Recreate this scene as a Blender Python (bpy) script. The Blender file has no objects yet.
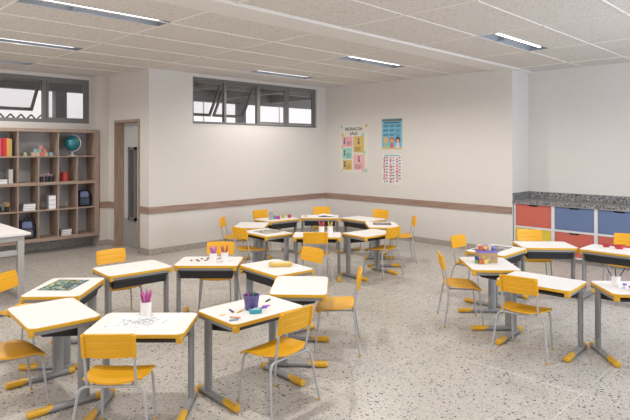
import bpy, bmesh, math, random
from mathutils import Vector, Matrix
from math import pi, sin, cos, radians

random.seed(7)
S = bpy.context.scene
C = S.collection

# ------------------------------------------------------------------ camera, world, light, exposure
CAM_H = 1.7235
YAW = 44.64
cd = bpy.data.cameras.new('camera'); cam = bpy.data.objects.new('camera', cd); C.objects.link(cam)
cam.location = (0, 0, CAM_H)
cam.rotation_euler = (pi/2, 0, radians(YAW - 90))
cd.sensor_width = 36; cd.lens = 555/630*36; cd.shift_y = -62/630; cd.clip_start = .05; cd.clip_end = 200
S.camera = cam

w = bpy.data.worlds.new('sky'); S.world = w; w.use_nodes = True
bg = w.node_tree.nodes['Background']; bg.inputs[0].default_value = (1, .97, .985, 1); bg.inputs[1].default_value = 1.75

S.view_settings.view_transform = 'Standard'; S.view_settings.look = 'None'
S.view_settings.exposure = -0.05; S.view_settings.gamma = 1; S.view_settings.use_curve_mapping = False

def area(name, loc, rot, sx, sy, power, col=(1, 1, 1), spread=180):
    l = bpy.data.lights.new(name, 'AREA'); l.shape = 'RECTANGLE'; l.size = sx; l.size_y = sy
    l.energy = power; l.color = col; l.spread = radians(spread)
    o = bpy.data.objects.new(name, l); C.objects.link(o); o.location = loc; o.rotation_euler = rot
    return o
# daylight fill: area lamps added inside unseen windows behind and beside the camera
area('daylight_fill_south', (6.4, -1.55, 1.75), (-pi/2, 0, pi), 3.4, 1.7, 175, (.66, .81, 1))
area('daylight_fill_west', (-1.55, 4.0, 1.75), (-pi/2, 0, pi/2), 9.0, 1.7, 66, (.97, .98, 1))
# the ceiling fixtures' own light
FIX = [(1.6, 2.86), (1.6, 4.98), (1.6, 7.10), (1.6, 8.85),
       (5.79, 2.86), (5.79, 5.06), (5.79, 7.07), (1.6, .6), (5.79, .6)]
FIX_L, FIX_W = 1.38, .265
POW = [132, 94, 95, 68, 96, 105, 84, 22, 36]
for (fx, fy), p in zip(FIX, POW):
    l = bpy.data.lights.new('fixture_light', 'SPOT'); l.energy = p*1.0; l.color = (1, .965, .91); l.spot_size = radians(165); l.spot_blend = .6; l.shadow_soft_size = .035
    o = bpy.data.objects.new('fixture_light', l); C.objects.link(o); o.location = (fx+FIX_L/2, fy+FIX_W*.5, 2.992)

# ------------------------------------------------------------------ materials
def mat(name, col, rough=.5, metal=0, emit=None, es=0, bump=0, bscale=60, spec=None, var=0, vscale=8):
    m = bpy.data.materials.new(name); m.use_nodes = True; nt = m.node_tree; b = nt.nodes['Principled BSDF']
    b.inputs['Roughness'].default_value = rough; b.inputs['Metallic'].default_value = metal
    if spec is not None: b.inputs['Specular IOR Level'].default_value = spec
    b.inputs['Base Color'].default_value = (*col, 1)
    if emit: b.inputs['Emission Color'].default_value = (*emit, 1); b.inputs['Emission Strength'].default_value = es
    tc = nt.nodes.new('ShaderNodeTexCoord')
    n = nt.nodes.new('ShaderNodeTexNoise'); n.inputs['Scale'].default_value = vscale; nt.links.new(tc.outputs['Object'], n.inputs['Vector'])
    r = nt.nodes.new('ShaderNodeMixRGB'); r.inputs[0].default_value = 1
    k = var if var else .03
    r.inputs[1].default_value = (*[c*(1-k) for c in col], 1); r.inputs[2].default_value = (*[min(1, c*(1+k)) for c in col], 1)
    nt.links.new(n.outputs['Fac'], r.inputs[0]); nt.links.new(r.outputs[0], b.inputs['Base Color'])
    if bump:
        n2 = nt.nodes.new('ShaderNodeTexNoise'); n2.inputs['Scale'].default_value = bscale; nt.links.new(tc.outputs['Object'], n2.inputs['Vector'])
        bp = nt.nodes.new('ShaderNodeBump'); bp.inputs['Strength'].default_value = bump; bp.inputs['Distance'].default_value = .01
        nt.links.new(n2.outputs['Fac'], bp.inputs['Height']); nt.links.new(bp.outputs[0], b.inputs['Normal'])
    return m

def ramp(nt, stops, interp='LINEAR'):
    r = nt.nodes.new('ShaderNodeValToRGB'); cr = r.color_ramp; cr.interpolation = interp
    while len(cr.elements) > 1: cr.elements.remove(cr.elements[-1])
    cr.elements[0].position = stops[0][0]; cr.elements[0].color = (*stops[0][1], 1)
    for p, c in stops[1:]:
        e = cr.elements.new(p); e.color = (*c, 1)
    return r

def terrazzo(name, base, layers, rough=.35, joints=False):
    m = bpy.data.materials.new(name); m.use_nodes = True; nt = m.node_tree; b = nt.nodes['Principled BSDF']
    b.inputs['Roughness'].default_value = rough; b.inputs['Specular IOR Level'].default_value = .35
    tc = nt.nodes.new('ShaderNodeTexCoord')
    n = nt.nodes.new('ShaderNodeTexNoise'); n.inputs['Scale'].default_value = 45; n.inputs['Detail'].default_value = 4
    nt.links.new(tc.outputs['Object'], n.inputs['Vector'])
    r0 = ramp(nt, [(.3, [c*.88 for c in base]), (.7, [min(1, c*1.08) for c in base])]); nt.links.new(n.outputs['Fac'], r0.inputs[0])
    last = r0.outputs[0]
    for scale, thr, size, cols in layers:
        v = nt.nodes.new('ShaderNodeTexVoronoi'); v.inputs['Scale'].default_value = scale
        nt.links.new(tc.outputs['Object'], v.inputs['Vector'])
        nz = nt.nodes.new('ShaderNodeTexNoise'); nz.inputs['Scale'].default_value = scale*1.6
        nt.links.new(tc.outputs['Object'], nz.inputs['Vector'])
        ad = nt.nodes.new('ShaderNodeMath'); ad.operation = 'MULTIPLY_ADD'; ad.inputs[1].default_value = .5
        nt.links.new(nz.outputs['Fac'], ad.inputs[0]); nt.links.new(v.outputs['Distance'], ad.inputs[2])
        lt = nt.nodes.new('ShaderNodeMath'); lt.operation = 'LESS_THAN'; lt.inputs[1].default_value = size+.25
        nt.links.new(ad.outputs[0], lt.inputs[0])
        sp = nt.nodes.new('ShaderNodeSeparateColor'); nt.links.new(v.outputs['Color'], sp.inputs[0])
        l2 = nt.nodes.new('ShaderNodeMath'); l2.operation = 'LESS_THAN'; l2.inputs[1].default_value = thr
        nt.links.new(sp.outputs[0], l2.inputs[0])
        mu = nt.nodes.new('ShaderNodeMath'); mu.operation = 'MULTIPLY'
        nt.links.new(lt.outputs[0], mu.inputs[0]); nt.links.new(l2.outputs[0], mu.inputs[1])
        cr = ramp(nt, [(i/len(cols), c) for i, c in enumerate(cols)], 'CONSTANT'); nt.links.new(sp.outputs[1], cr.inputs[0])
        mx = nt.nodes.new('ShaderNodeMixRGB'); nt.links.new(mu.outputs[0], mx.inputs[0])
        nt.links.new(last, mx.inputs[1]); nt.links.new(cr.outputs[0], mx.inputs[2]); last = mx.outputs[0]
    nt.links.new(last, b.inputs['Base Color'])
    return m

def wood(name, c1, c2, axis='x', scale=3.0, rough=.55):
    m = bpy.data.materials.new(name); m.use_nodes = True; nt = m.node_tree; b = nt.nodes['Principled BSDF']
    b.inputs['Roughness'].default_value = rough; b.inputs['Specular IOR Level'].default_value = .3
    tc = nt.nodes.new('ShaderNodeTexCoord'); mp = nt.nodes.new('ShaderNodeMapping')
    s = {'x': (1, 14, 14), 'y': (14, 1, 14), 'z': (14, 14, 1)}[axis]; mp.inputs['Scale'].default_value = s
    nt.links.new(tc.outputs['Object'], mp.inputs['Vector'])
    n = nt.nodes.new('ShaderNodeTexNoise'); n.inputs['Scale'].default_value = scale; n.inputs['Detail'].default_value = 6; n.inputs['Distortion'].default_value = .6
    nt.links.new(mp.outputs[0], n.inputs['Vector'])
    r = ramp(nt, [(.3, c1), (.7, c2)]); nt.links.new(n.outputs['Fac'], r.inputs[0]); nt.links.new(r.outputs[0], b.inputs['Base Color'])
    return m

def collage(name, cols, scale, bgc=(.03, .04, .05), edge=.08, dist=True):
    m = bpy.data.materials.new(name); m.use_nodes = True; nt = m.node_tree; b = nt.nodes['Principled BSDF']
    b.inputs['Roughness'].default_value = .6
    tc = nt.nodes.new('ShaderNodeTexCoord')
    v = nt.nodes.new('ShaderNodeTexVoronoi'); v.inputs['Scale'].default_value = scale; v.distance = 'CHEBYCHEV'
    nt.links.new(tc.outputs['Object'], v.inputs['Vector'])
    sp = nt.nodes.new('ShaderNodeSeparateColor'); nt.links.new(v.outputs['Color'], sp.inputs[0])
    cr = ramp(nt, [(i/len(cols), c) for i, c in enumerate(cols)], 'CONSTANT'); nt.links.new(sp.outputs[0], cr.inputs[0])
    nt.links.new(cr.outputs[0], b.inputs['Base Color'])
    return m

M = {}
M['wall'] = mat('painted_wall', (.635, .595, .555), .85, bump=.12, bscale=25, spec=.2, var=.02)
M['wall_trimw'] = mat('white_plaster', (.68, .65, .62), .8, spec=.2)
M['grid'] = mat('ceiling_grid_metal', (.80, .76, .72), .6)
M['beamw'] = mat('ceiling_plaster_strip', (.74, .70, .66), .8)
M['tee'] = M['grid']
M['floor'] = terrazzo('terrazzo_floor', (.49, .455, .41), [
    (70, .62, .35, [(.35, .315, .28), (.58, .54, .49), (.29, .26, .235), (.55, .515, .465)]),
    (42, .34, .33, [(.29, .26, .23), (.25, .21, .18), (.55, .52, .47)]),
    (32, .26, .28, [(.035, .032, .032), (.09, .08, .075), (.12, .08, .055), (.03, .03, .032)]),
    (60, .22, .31, [(.06, .055, .05), (.15, .125, .10)])])
M['joint'] = mat('floor_joint', (.60, .57, .52), .6)
M['base'] = terrazzo('terrazzo_skirting', (.36, .32, .28), [
    (60, .6, .32, [(.24, .21, .19), (.52, .48, .44), (.2, .17, .15)]),
    (40, .3, .30, [(.08, .075, .07), (.14, .12, .10)])], .5)
M['granite'] = terrazzo('grey_granite', (.20, .19, .185), [
    (44, .6, .42, [(.04, .04, .045), (.40, .38, .36), (.07, .065, .07)]),
    (32, .4, .36, [(.015, .015, .02), (.44, .42, .40), (.03, .03, .035)])], .25)
M['rail'] = wood('oak_rail', (.25, .155, .115), (.36, .25, .195), 'x')
M['raily'] = wood('oak_rail_side', (.25, .155, .115), (.36, .25, .195), 'y')
M['oak'] = wood('oak_panel', (.27, .19, .145), (.41, .30, .235), 'x')
M['oakz'] = wood('oak_upright', (.27, .19, .145), (.41, .30, .235), 'z')
M['shelfback'] = mat('shelf_back_panel', (.40, .38, .375), .8)
M['alu'] = mat('window_frame_paint', (.17, .163, .155), .45, spec=.4)
M['darkgap'] = mat('dark_gasket', (.02, .02, .02), .8)
M['desk_white'] = mat('white_laminate', (.74, .71, .685), .5, spec=.25, var=.01)
M['desk_yellow'] = mat('yellow_edge_plastic', (.66, .36, .018), .42)
M['chair_yellow'] = mat('yellow_chair_plastic', (.74, .37, .008), .48, var=.05)
M['steel'] = mat('grey_painted_steel', (.27, .265, .265), .4, spec=.5)
M['chairsteel'] = mat('light_grey_tube', (.42, .41, .41), .35, spec=.5)
M['black'] = mat('black_tray_plastic', (.02, .02, .023), .5)
M['white'] = mat('plain_white', (.8, .79, .77), .5)
M['cabwhite'] = mat('white_cabinet_board', (.62, .60, .60), .55)
M['bin_red'] = mat('red_door_laminate', (.50, .11, .08), .5, bump=.05)
M['bin_blue'] = mat('blue_door_laminate', (.11, .155, .28), .5, bump=.05)
M['bin_yellow'] = mat('yellow_door_laminate', (.62, .46, .045), .5, bump=.05)
M['hole'] = mat('handle_cutout_shadow', (.025, .02, .02), .8)
M['door'] = mat('grey_door_paint', (.52, .515, .51), .5)
M['kick'] = mat('brushed_steel_plate', (.42, .41, .40), .38, metal=.3)
M['tube'] = mat('fluorescent_tube', (.9, .9, .9), .4, emit=(1, .99, 1), es=3.0)
M['refl'] = mat('fixture_reflector', (.23, .25, .28), .45, metal=.2, spec=.5)
M['soffit'] = mat('outdoor_soffit', (.50, .45, .42), .8)
M['outbeam'] = mat('outdoor_beam', (.26, .26, .27), .8)
M['facade'] = mat('white_facade', (.80, .77, .78), .8, bump=.1)
M['concrete'] = mat('outdoor_concrete', (.4, .38, .36), .9)
M['teacher'] = mat('table_beige_metal', (.40, .38, .36), .5)
M['paper'] = mat('white_paper', (.82, .82, .83), .7)

# ceiling tile: mineral fibre with fissures
def tile_mat():
    m = bpy.data.materials.new('mineral_ceiling_tile'); m.use_nodes = True; nt = m.node_tree; b = nt.nodes['Principled BSDF']
    b.inputs['Roughness'].default_value = .9; b.inputs['Specular IOR Level'].default_value = .1
    tc = nt.nodes.new('ShaderNodeTexCoord')
    v = nt.nodes.new('ShaderNodeTexVoronoi'); v.inputs['Scale'].default_value = 26; nt.links.new(tc.outputs['Object'], v.inputs['Vector'])
    lt = nt.nodes.new('ShaderNodeMath'); lt.operation = 'LESS_THAN'; lt.inputs[1].default_value = .20; nt.links.new(v.outputs['Distance'], lt.inputs[0])
    sp = nt.nodes.new('ShaderNodeSeparateColor'); nt.links.new(v.outputs['Color'], sp.inputs[0])
    l2 = nt.nodes.new('ShaderNodeMath'); l2.operation = 'LESS_THAN'; l2.inputs[1].default_value = .45; nt.links.new(sp.outputs[0], l2.inputs[0])
    mu = nt.nodes.new('ShaderNodeMath'); mu.operation = 'MULTIPLY'; nt.links.new(lt.outputs[0], mu.inputs[0]); nt.links.new(l2.outputs[0], mu.inputs[1])
    n = nt.nodes.new('ShaderNodeTexNoise'); n.inputs['Scale'].default_value = 30; n.inputs['Detail'].default_value = 5; nt.links.new(tc.outputs['Object'], n.inputs['Vector'])
    r = ramp(nt, [(.3, (.62, .575, .53)), (.7, (.72, .675, .625))]); nt.links.new(n.outputs['Fac'], r.inputs[0])
    mx = nt.nodes.new('ShaderNodeMixRGB'); mx.inputs[2].default_value = (.30, .27, .245, 1)
    nt.links.new(mu.outputs[0], mx.inputs[0]); nt.links.new(r.outputs[0], mx.inputs[1]); nt.links.new(mx.outputs[0], b.inputs['Base Color'])
    return m
M['tile'] = tile_mat()

def glass():
    m = bpy.data.materials.new('window_glass'); m.use_nodes = True; nt = m.node_tree
    for n in list(nt.nodes): nt.nodes.remove(n)
    o = nt.nodes.new('ShaderNodeOutputMaterial'); g = nt.nodes.new('ShaderNodeBsdfGlossy'); g.inputs['Roughness'].default_value = .02
    t = nt.nodes.new('ShaderNodeBsdfTransparent'); t.inputs[0].default_value = (.93, .94, .94, 1)
    f = nt.nodes.new('ShaderNodeFresnel'); f.inputs[0].default_value = 1.3
    x = nt.nodes.new('ShaderNodeMixShader'); nt.links.new(f.outputs[0], x.inputs[0]); nt.links.new(t.outputs[0], x.inputs[1]); nt.links.new(g.outputs[0], x.inputs[2])
    nt.links.new(x.outputs[0], o.inputs[0]); return m
M['glass'] = glass()

_cm = {}
def cmat(kind, col, rough=.5):
    k = (kind, col)
    if k not in _cm: _cm[k] = mat(kind, col, rough)
    return _cm[k]

# ------------------------------------------------------------------ mesh helpers
def new(): return bmesh.new()
def link(name, bm, m, parent=None, smooth=False, loc=None, rot=None):
    bmesh.ops.recalc_face_normals(bm, faces=bm.faces)
    me = bpy.data.meshes.new(name); bm.to_mesh(me); bm.free()
    me.materials.append(m)
    if smooth:
        me.shade_smooth()
        try: me.set_sharp_from_angle(angle=radians(38))
        except Exception: pass
    o = bpy.data.objects.new(name, me); C.objects.link(o)
    if parent: o.parent = parent
    if loc: o.location = loc
    if rot: o.rotation_euler = rot
    return o
def box(bm, x0, x1, y0, y1, z0, z1, bev=0):
    r = bmesh.ops.create_cube(bm, size=1)
    vs = r['verts']
    for v in vs: v.co = Vector(((x0+x1)/2+v.co.x*(x1-x0), (y0+y1)/2+v.co.y*(y1-y0), (z0+z1)/2+v.co.z*(z1-z0)))
    if bev:
        es = list({e for v in vs for e in v.link_edges})
        bmesh.ops.bevel(bm, geom=es, offset=bev, segments=2, profile=.5, affect='EDGES')
    return bm
def prism(bm, pts, z0, z1, ax='z'):
    def f(p, z): return {'z': (p[0], p[1], z), 'y': (p[0], z, p[1]), 'x': (z, p[0], p[1])}[ax]
    a = [bm.verts.new(f(p, z0)) for p in pts]; b = [bm.verts.new(f(p, z1)) for p in pts]
    bm.faces.new(a[::-1]); bm.faces.new(b); n = len(pts)
    for i in range(n): bm.faces.new((a[i], a[(i+1) % n], b[(i+1) % n], b[i]))
    return bm
def rrect(hx, hy, r, n=5, cx=0, cy=0, rs=None):
    rs = rs or [r]*4; out = []
    for k, (sx, sy) in enumerate(((1, 1), (-1, 1), (-1, -1), (1, -1))):
        rr = rs[k]; c = (cx+sx*(hx-rr), cy+sy*(hy-rr))
        for i in range(n+1):
            a = pi/2*k + pi/2*i/n
            out.append((c[0]+rr*cos(a), c[1]+rr*sin(a)))
    return out
def fillet(pts, r, n=5):
    pts = [Vector(p) for p in pts]; out = [pts[0]]
    for i in range(1, len(pts)-1):
        a, b, c = pts[i-1], pts[i], pts[i+1]; u = (a-b).normalized(); v = (c-b).normalized()
        d = min(r, (a-b).length*.49, (c-b).length*.49); p, q = b+u*d, b+v*d
        for k in range(n+1):
            t = k/n; out.append(p*(1-t)**2 + b*2*t*(1-t) + q*t*t)
    out.append(pts[-1]); return out
def tube(bm, pts, r, n=10, cap=True):
    pts = [Vector(p) for p in pts]; rings = []
    up = None
    for i, p in enumerate(pts):
        t = (pts[min(i+1, len(pts)-1)]-pts[max(i-1, 0)]).normalized()
        if up is None:
            up = Vector((0, 0, 1)) if abs(t.z) < .9 else Vector((0, 1, 0))
        x = t.cross(up).normalized(); up = x.cross(t).normalized()
        rr = r[i] if isinstance(r, (list, tuple)) else r
        rings.append([bm.verts.new(p + (x*cos(2*pi*k/n)+up*sin(2*pi*k/n))*rr) for k in range(n)])
    for a, b in zip(rings, rings[1:]):
        for k in range(n): bm.faces.new((a[k], a[(k+1) % n], b[(k+1) % n], b[k]))
    if cap: bm.faces.new(rings[0][::-1]); bm.faces.new(rings[-1])
    return bm
def lathe(bm, prof, n=20, c=(0, 0)):
    rings = []
    for r, z in prof:
        if r < 1e-6: rings.append([bm.verts.new((c[0], c[1], z))])
        else: rings.append([bm.verts.new((c[0]+r*cos(2*pi*k/n), c[1]+r*sin(2*pi*k/n), z)) for k in range(n)])
    for a, b in zip(rings, rings[1:]):
        for k in range(n):
            f = [a[k % len(a)], a[(k+1) % n % len(a)], b[(k+1) % n % len(b)], b[k % len(b)]]
            f = list(dict.fromkeys(f))
            if len(f) > 2: bm.faces.new(f)
    return bm
def loft(bm, rings):
    R = [[bm.verts.new(p) for p in r] for r in rings]; n = len(R[0])
    for a, b in zip(R, R[1:]):
        for k in range(n): bm.faces.new((a[k], a[(k+1) % n], b[(k+1) % n], b[k]))
    bm.faces.new(R[0][::-1]); bm.faces.new(R[-1]); return bm
def surf(bm, f, nu, nv, th):
    """thick sheet from f(u,v) in [-1,1]^2"""
    P = [[Vector(f(-1+2*i/nu, -1+2*j/nv)) for j in range(nv+1)] for i in range(nu+1)]
    def nrm(i, j):
        a = P[min(i+1, nu)][j]-P[max(i-1, 0)][j]; b = P[i][min(j+1, nv)]-P[i][max(j-1, 0)]
        return a.cross(b).normalized()
    A = [[bm.verts.new(P[i][j]) for j in range(nv+1)] for i in range(nu+1)]
    B = [[bm.verts.new(P[i][j]-nrm(i, j)*th) for j in range(nv+1)] for i in range(nu+1)]
    for i in range(nu):
        for j in range(nv):
            bm.faces.new((A[i][j], A[i+1][j], A[i+1][j+1], A[i][j+1])); bm.faces.new((B[i][j], B[i][j+1], B[i+1][j+1], B[i+1][j]))
    for i in range(nu):
        bm.faces.new((A[i][0], B[i][0], B[i+1][0], A[i+1][0])); bm.faces.new((A[i][nv], A[i+1][nv], B[i+1][nv], B[i][nv]))
    for j in range(nv):
        bm.faces.new((A[0][j], A[0][j+1], B[0][j+1], B[0][j])); bm.faces.new((A[nu][j], B[nu][j], B[nu][j+1], A[nu][j+1]))
    return bm
def text_bm(txt, size, depth=.001, align='CENTER', bold=0):
    cu = bpy.data.curves.new('lettering', 'FONT'); cu.body = txt; cu.size = size; cu.extrude = depth; cu.offset = bold
    cu.align_x = align; cu.align_y = 'CENTER'; cu.resolution_u = 2
    o = bpy.data.objects.new('lettering', cu); C.objects.link(o)
    bpy.context.view_layer.update()
    me = bpy.data.meshes.new_from_object(o.evaluated_get(bpy.context.evaluated_depsgraph_get()))
    bm = new(); bm.from_mesh(me); bpy.data.objects.remove(o); bpy.data.curves.remove(cu); bpy.data.meshes.remove(me)
    return bm

def thing(name, label, cat, loc=(0, 0, 0), rz=0, group=None):
    o = bpy.data.objects.new(name, None); C.objects.link(o); o.empty_display_size = .1
    o.location = loc; o.rotation_euler = (0, 0, rz); tag(o, label, cat, group); return o
def tag(o, label, cat, group=None):
    o['label'] = label; o['category'] = cat
    if group: o['group'] = group
    return o
def struct(name, bm, m, parent=None, smooth=False):
    o = link(name, bm, m, parent, smooth)
    if parent is None: o['kind'] = 'structure'
    return o
def dup(root, loc, rz, label, group=None):
    r = root.copy(); C.objects.link(r); r.location = loc; r.rotation_euler = (0, 0, rz); r['label'] = label
    if group: r['group'] = group
    for ch in list(root.children):
        c = ch.copy(); C.objects.link(c); c.parent = r
        for g in list(ch.children):
            d = g.copy(); C.objects.link(d); d.parent = c
    return r

# ------------------------------------------------------------------ the room
X0, Y0 = -1.6, -1.6
XR, XN, YB, YL, XD = 8.55, 9.15, 8.12, 9.90, 4.45
H = 3.0
bm = new(); box(bm, X0-.15, 14, Y0-.15, 22, -.12, 0); struct('floor', bm, M['floor'])
bm = new()
for k in range(-2, 7):
    y = 1.405+1.245*k
    if Y0 < y < YL: box(bm, X0, XN if y < 4 else XR, y-.003, y+.003, -.001, .0006)
    x = 4.08+1.245*(k-2)
    if X0 < x < XR: box(bm, x-.003, x+.003, Y0, YB if x > XD else YL, -.001, .0006)
struct('trim_21', bm, M['joint'])

# walls
bm = new()
box(bm, XD, 5.26, YB, YB+.15, 0, H); box(bm, 8.28, XR, YB, YB+.15, 0, H)
box(bm, 5.26, 8.28, YB, YB+.15, 0, 2.14); box(bm, 5.26, 8.28, YB, YB+.15, 2.945, H)
struct('wall_back', bm, M['wall'])
bm = new(); box(bm, XR, 9.3, 4.0, YB+.15, 0, H); struct('wall_right', bm, M['wall'])
bm = new(); box(bm, XN, 9.3, Y0-.15, 4.0, 0, H); struct('wall_niche', bm, M['wall'])
bm = new()
box(bm, XD, XD+.2, YB+.15, 8.42, 0, H); box(bm, XD, XD+.2, 9.31, 9.55, 0, H); box(bm, XD, XD+.2, 8.42, 9.31, 2.2, H)
struct('wall_corridor', bm, M['wall'])
bm = new(); box(bm, 4.28, XD+.2, 9.55, YL+.15, 0, H); struct('wall_pier', bm, M['wall'])
bm = new()
box(bm, X0, 4.28, YL, YL+.15, 0, 2.16); box(bm, X0, 4.28, YL, YL+.15, 2.94, H); box(bm, X0, .1, YL, YL+.15, 2.16, 2.94)
box(bm, 4.25, 4.28, YL, YL+.15, 2.16, 2.94)
struct('wall_shelf', bm, M['wall'])
bm = new()
box(bm, X0-.15, X0, Y0-.15, YL+.15, 0, .9); box(bm, X0-.15, X0, Y0-.15, YL+.15, 2.6, H)
box(bm, X0-.15, X0, Y0-.15, -.5, .9, 2.6); box(bm, X0-.15, X0, 8.5, YL+.15, .9, 2.6)
struct('wall_left', bm, M['wall'])
bm = new()
box(bm, X0, XN, Y0-.15, Y0, 0, .9); box(bm, X0, XN, Y0-.15, Y0, 2.6, H)
box(bm, X0, -.9, Y0-.15, Y0, .9, 2.6); box(bm, 8.1, XN, Y0-.15, Y0, .9, 2.6)
struct('wall_front', bm, M['wall'])

# ceiling of tiles with openings for the fixtures
gx = [X0, .21, 1.6, 2.985, 4.39, 5.785, 7.175, 8.55, 9.3]
gy = [Y0, -.68, .08, .84, 1.60, 2.38, 3.13, 3.93]
gy2 = [4.30, 5.04, 5.80, 6.57, 7.35]
fixr = [(fx, fx+FIX_L, fy, fy+FIX_W) for fx, fy in FIX]
def ceil_cells(x0, x1, y0, y1, m, name, z0=H, z1=H+.03):
    xs = sorted({x0, x1, *[v for f in fixr for v in f[:2] if x0 < v < x1]})
    ys = sorted({y0, y1, *[v for f in fixr for v in f[2:] if y0 < v < y1]})
    bm = new()
    for a, b in zip(xs, xs[1:]):
        for c, d in zip(ys, ys[1:]):
            mx, my = (a+b)/2, (c+d)/2
            if any(f[0] < mx < f[1] and f[2] < my < f[3] for f in fixr): continue
            box(bm, a, b, c, d, z0, z1)
    return struct(name, bm, m)
ceil_cells(X0, 9.3, Y0, 3.93, M['tile'], 'ceiling')
ceil_cells(X0, 9.3, 4.30, 7.45, M['tile'], 'ceiling')
ceil_cells(X0, 4.65, 7.45, 9.24, M['tile'], 'ceiling')
ceil_cells(4.65, 9.3, 7.45, YB+.15, M['wall_trimw'], 'ceiling')
ceil_cells(X0, 4.65, 9.24, YL+.15, M['wall_trimw'], 'ceiling')
bm = new(); box(bm, X0, XR, 3.93, 4.30, H-.022, H+.03); box(bm, XR, XN, 3.93, 4.0, H-.022, H+.03); struct('trim_1', bm, M['beamw'])
bm = new()
def strip_x(y, x0=X0, x1=XR, w_=.008): box(bm, x0, x1, y-w_, y+w_, H-.006, H+.001)
def strip_y(x, y0, y1, w_=.008): box(bm, x-w_, x+w_, y0, y1, H-.006, H+.001)
for y in gy[1:-1]: strip_x(y, X0, XN)
strip_x(3.918, w_=.012, x1=XR); strip_x(4.312, w_=.012)
for y in gy2[1:]: strip_x(y)
for y in (8.11, 8.86): strip_x(y, X0, 4.45)
for x in gx[1:-2]:
    strip_y(x, Y0, 3.92); strip_y(x, 4.31, 7.45)
    if x < 4.4: strip_y(x, 7.45, 9.22)
strip_y(8.55, Y0, 3.92)
struct('trim_2', bm, M['tee'])
bm = new()
box(bm, XD, XR, 7.44, 7.46, H-.004, H+.001)
struct('trim_3', bm, M['wall_trimw'])

# outer roof slab above the ceiling keeps the daylight out
bm = new(); box(bm, X0-.15, 9.3, Y0-.15, YB+.15, H+.16, H+.3); box(bm, X0-.15, XD+.2, YB+.15, YL+.15, H+.16, H+.3)
box(bm, X0-.15, X0-.02, Y0-.15, YL+.15, H, H+.16); box(bm, 9.17, 9.3, Y0-.15, YB+.15, H+.03, H+.16); box(bm, X0, 9.2, Y0-.15, Y0-.02, H, H+.16)
box(bm, XD+.02, 9.2, YB+.02, YB+.15, H+.03, H+.16); box(bm, X0, XD+.02, YL+.02, YL+.15, H+.03, H+.16); box(bm, XD+.02, XD+.15, YB+.15, YL+.02, H+.03, H+.16)
struct('ceiling', bm, M['concrete'])

# terrazzo skirting and oak chair rail
def skirt(n, x0, x1, y0, y1, z1=.10):
    b = new(); box(b, x0, x1, y0, y1, 0, z1); struct(n, b, M['base'])
skirt('baseboard_back', XD-.012, XR, YB-.012, YB)
skirt('baseboard_right', XR-.012, XR, 4.0, YB-.012)
skirt('baseboard_corridor', XD-.012, XD, YB, 8.42)
skirt('baseboard_pier', 4.26, XD, 9.538, 9.55)
skirt('baseboard_corridor', XD-.012, XD, 9.31, 9.538)
skirt('baseboard_shelf', X0, 4.28, YL-.02, YL, .20)
def rail(n, x0, x1, y0, y1, m):
    b = new(); box(b, x0, x1, y0, y1, .665, .775, .003); struct(n, b, m)
rail('trim_4', XD-.018, XR, YB-.018, YB, M['rail'])
rail('trim_5', XR-.018, XR, 4.0, YB-.018, M['raily'])
rail('trim_6', XD-.018, XD, YB, 8.42, M['raily'])
rail('trim_7', XD-.018, XD, 9.31, 9.55, M['raily'])
rail('trim_8', 4.28, XD-.018, 9.532, 9.55, M['rail'])

# door with oak frame
d = struct('door_1', box(new(), XD+.15, XD+.185, 8.46, 9.27, 0.01, 2.16), M['door'])
link('kick_plate', box(new(), XD+.144, XD+.15, 8.46, 9.27, .01, .5), M['kick'], d)
bm = new(); y0, y1, z0, z1 = 8.80, 9.06, .48, 1.74
for a in ((y0, y0+.04, z0, z1), (y1-.04, y1, z0, z1), (y0, y1, z0, z0+.05), (y0, y1, z1-.05, z1)): box(bm, XD+.11, XD+.15, a[0], a[1], a[2], a[3])
link('viewing_frame', bm, M['alu'], d)
link('viewing_pane', box(new(), XD+.135, XD+.15, y0+.04, y1-.04, z0+.05, z1-.05), mat('dark_door_pane', (.09, .09, .095), .12), d)
bm = new()
box(bm, XD-.02, XD+.2, 8.42, 8.46, 0, 2.2); box(bm, XD-.02, XD+.2, 9.27, 9.31, 0, 2.2); box(bm, XD-.02, XD+.2, 8.46, 9.27, 2.16, 2.2)
struct('trim_9', bm, M['oakz'])

# windows ------------------------------------------------------------
def win_frame(n, x0, x1, y, z0, z1, mull, w_=.045):
    b = new(); d_ = .07
    box(b, x0, x0+w_, y, y+d_, z0, z1); box(b, x1-w_, x1, y, y+d_, z0, z1)
    box(b, x0+w_, x1-w_, y, y+d_, z0, z0+w_); box(b, x0+w_, x1-w_, y, y+d_, z1-w_, z1)
    for m_ in mull: box(b, m_-w_/2, m_+w_/2, y, y+d_, z0+w_, z1-w_)
    return struct(n, b, M['alu'])
def sash(par, x0, x1, y, z0, z1, tilt, w_=.04, inner=True):
    """awning sash hinged along its top edge, swinging outward"""
    h = z1-z0; b = new()
    box(b, x0, x0+w_, 0, .035, -h, 0); box(b, x1-w_, x1, 0, .035, -h, 0)
    box(b, x0+w_, x1-w_, 0, .035, -h, -h+w_); box(b, x0+w_, x1-w_, 0, .035, -w_, 0)
    o = link('sash', b, M['alu'], par, loc=(0, y, z1), rot=(tilt, 0, 0))
    g = link('pane', box(new(), x0+w_, x1-w_, .012, .02, -h+w_, -w_), M['glass'], par, loc=(0, y, z1), rot=(tilt, 0, 0))
    return o
W1 = win_frame('window_1', 5.26, 8.28, YB+.04, 2.14, 2.945, (5.97, 6.73, 7.47))
sash(W1, 5.315, 5.945, YB+.08, 2.19, 2.895, radians(33)); sash(W1, 5.995, 6.705, YB+.08, 2.19, 2.895, radians(33))
sash(W1, 6.755, 7.445, YB+.05, 2.19, 2.895, 0, .035); sash(W1, 7.495, 8.23, YB+.05, 2.19, 2.895, 0, .035)
W2 = win_frame('window_2', .1, 4.25, YL+.02, 2.16, 2.94, (1.6, 3.49), .06)
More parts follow.
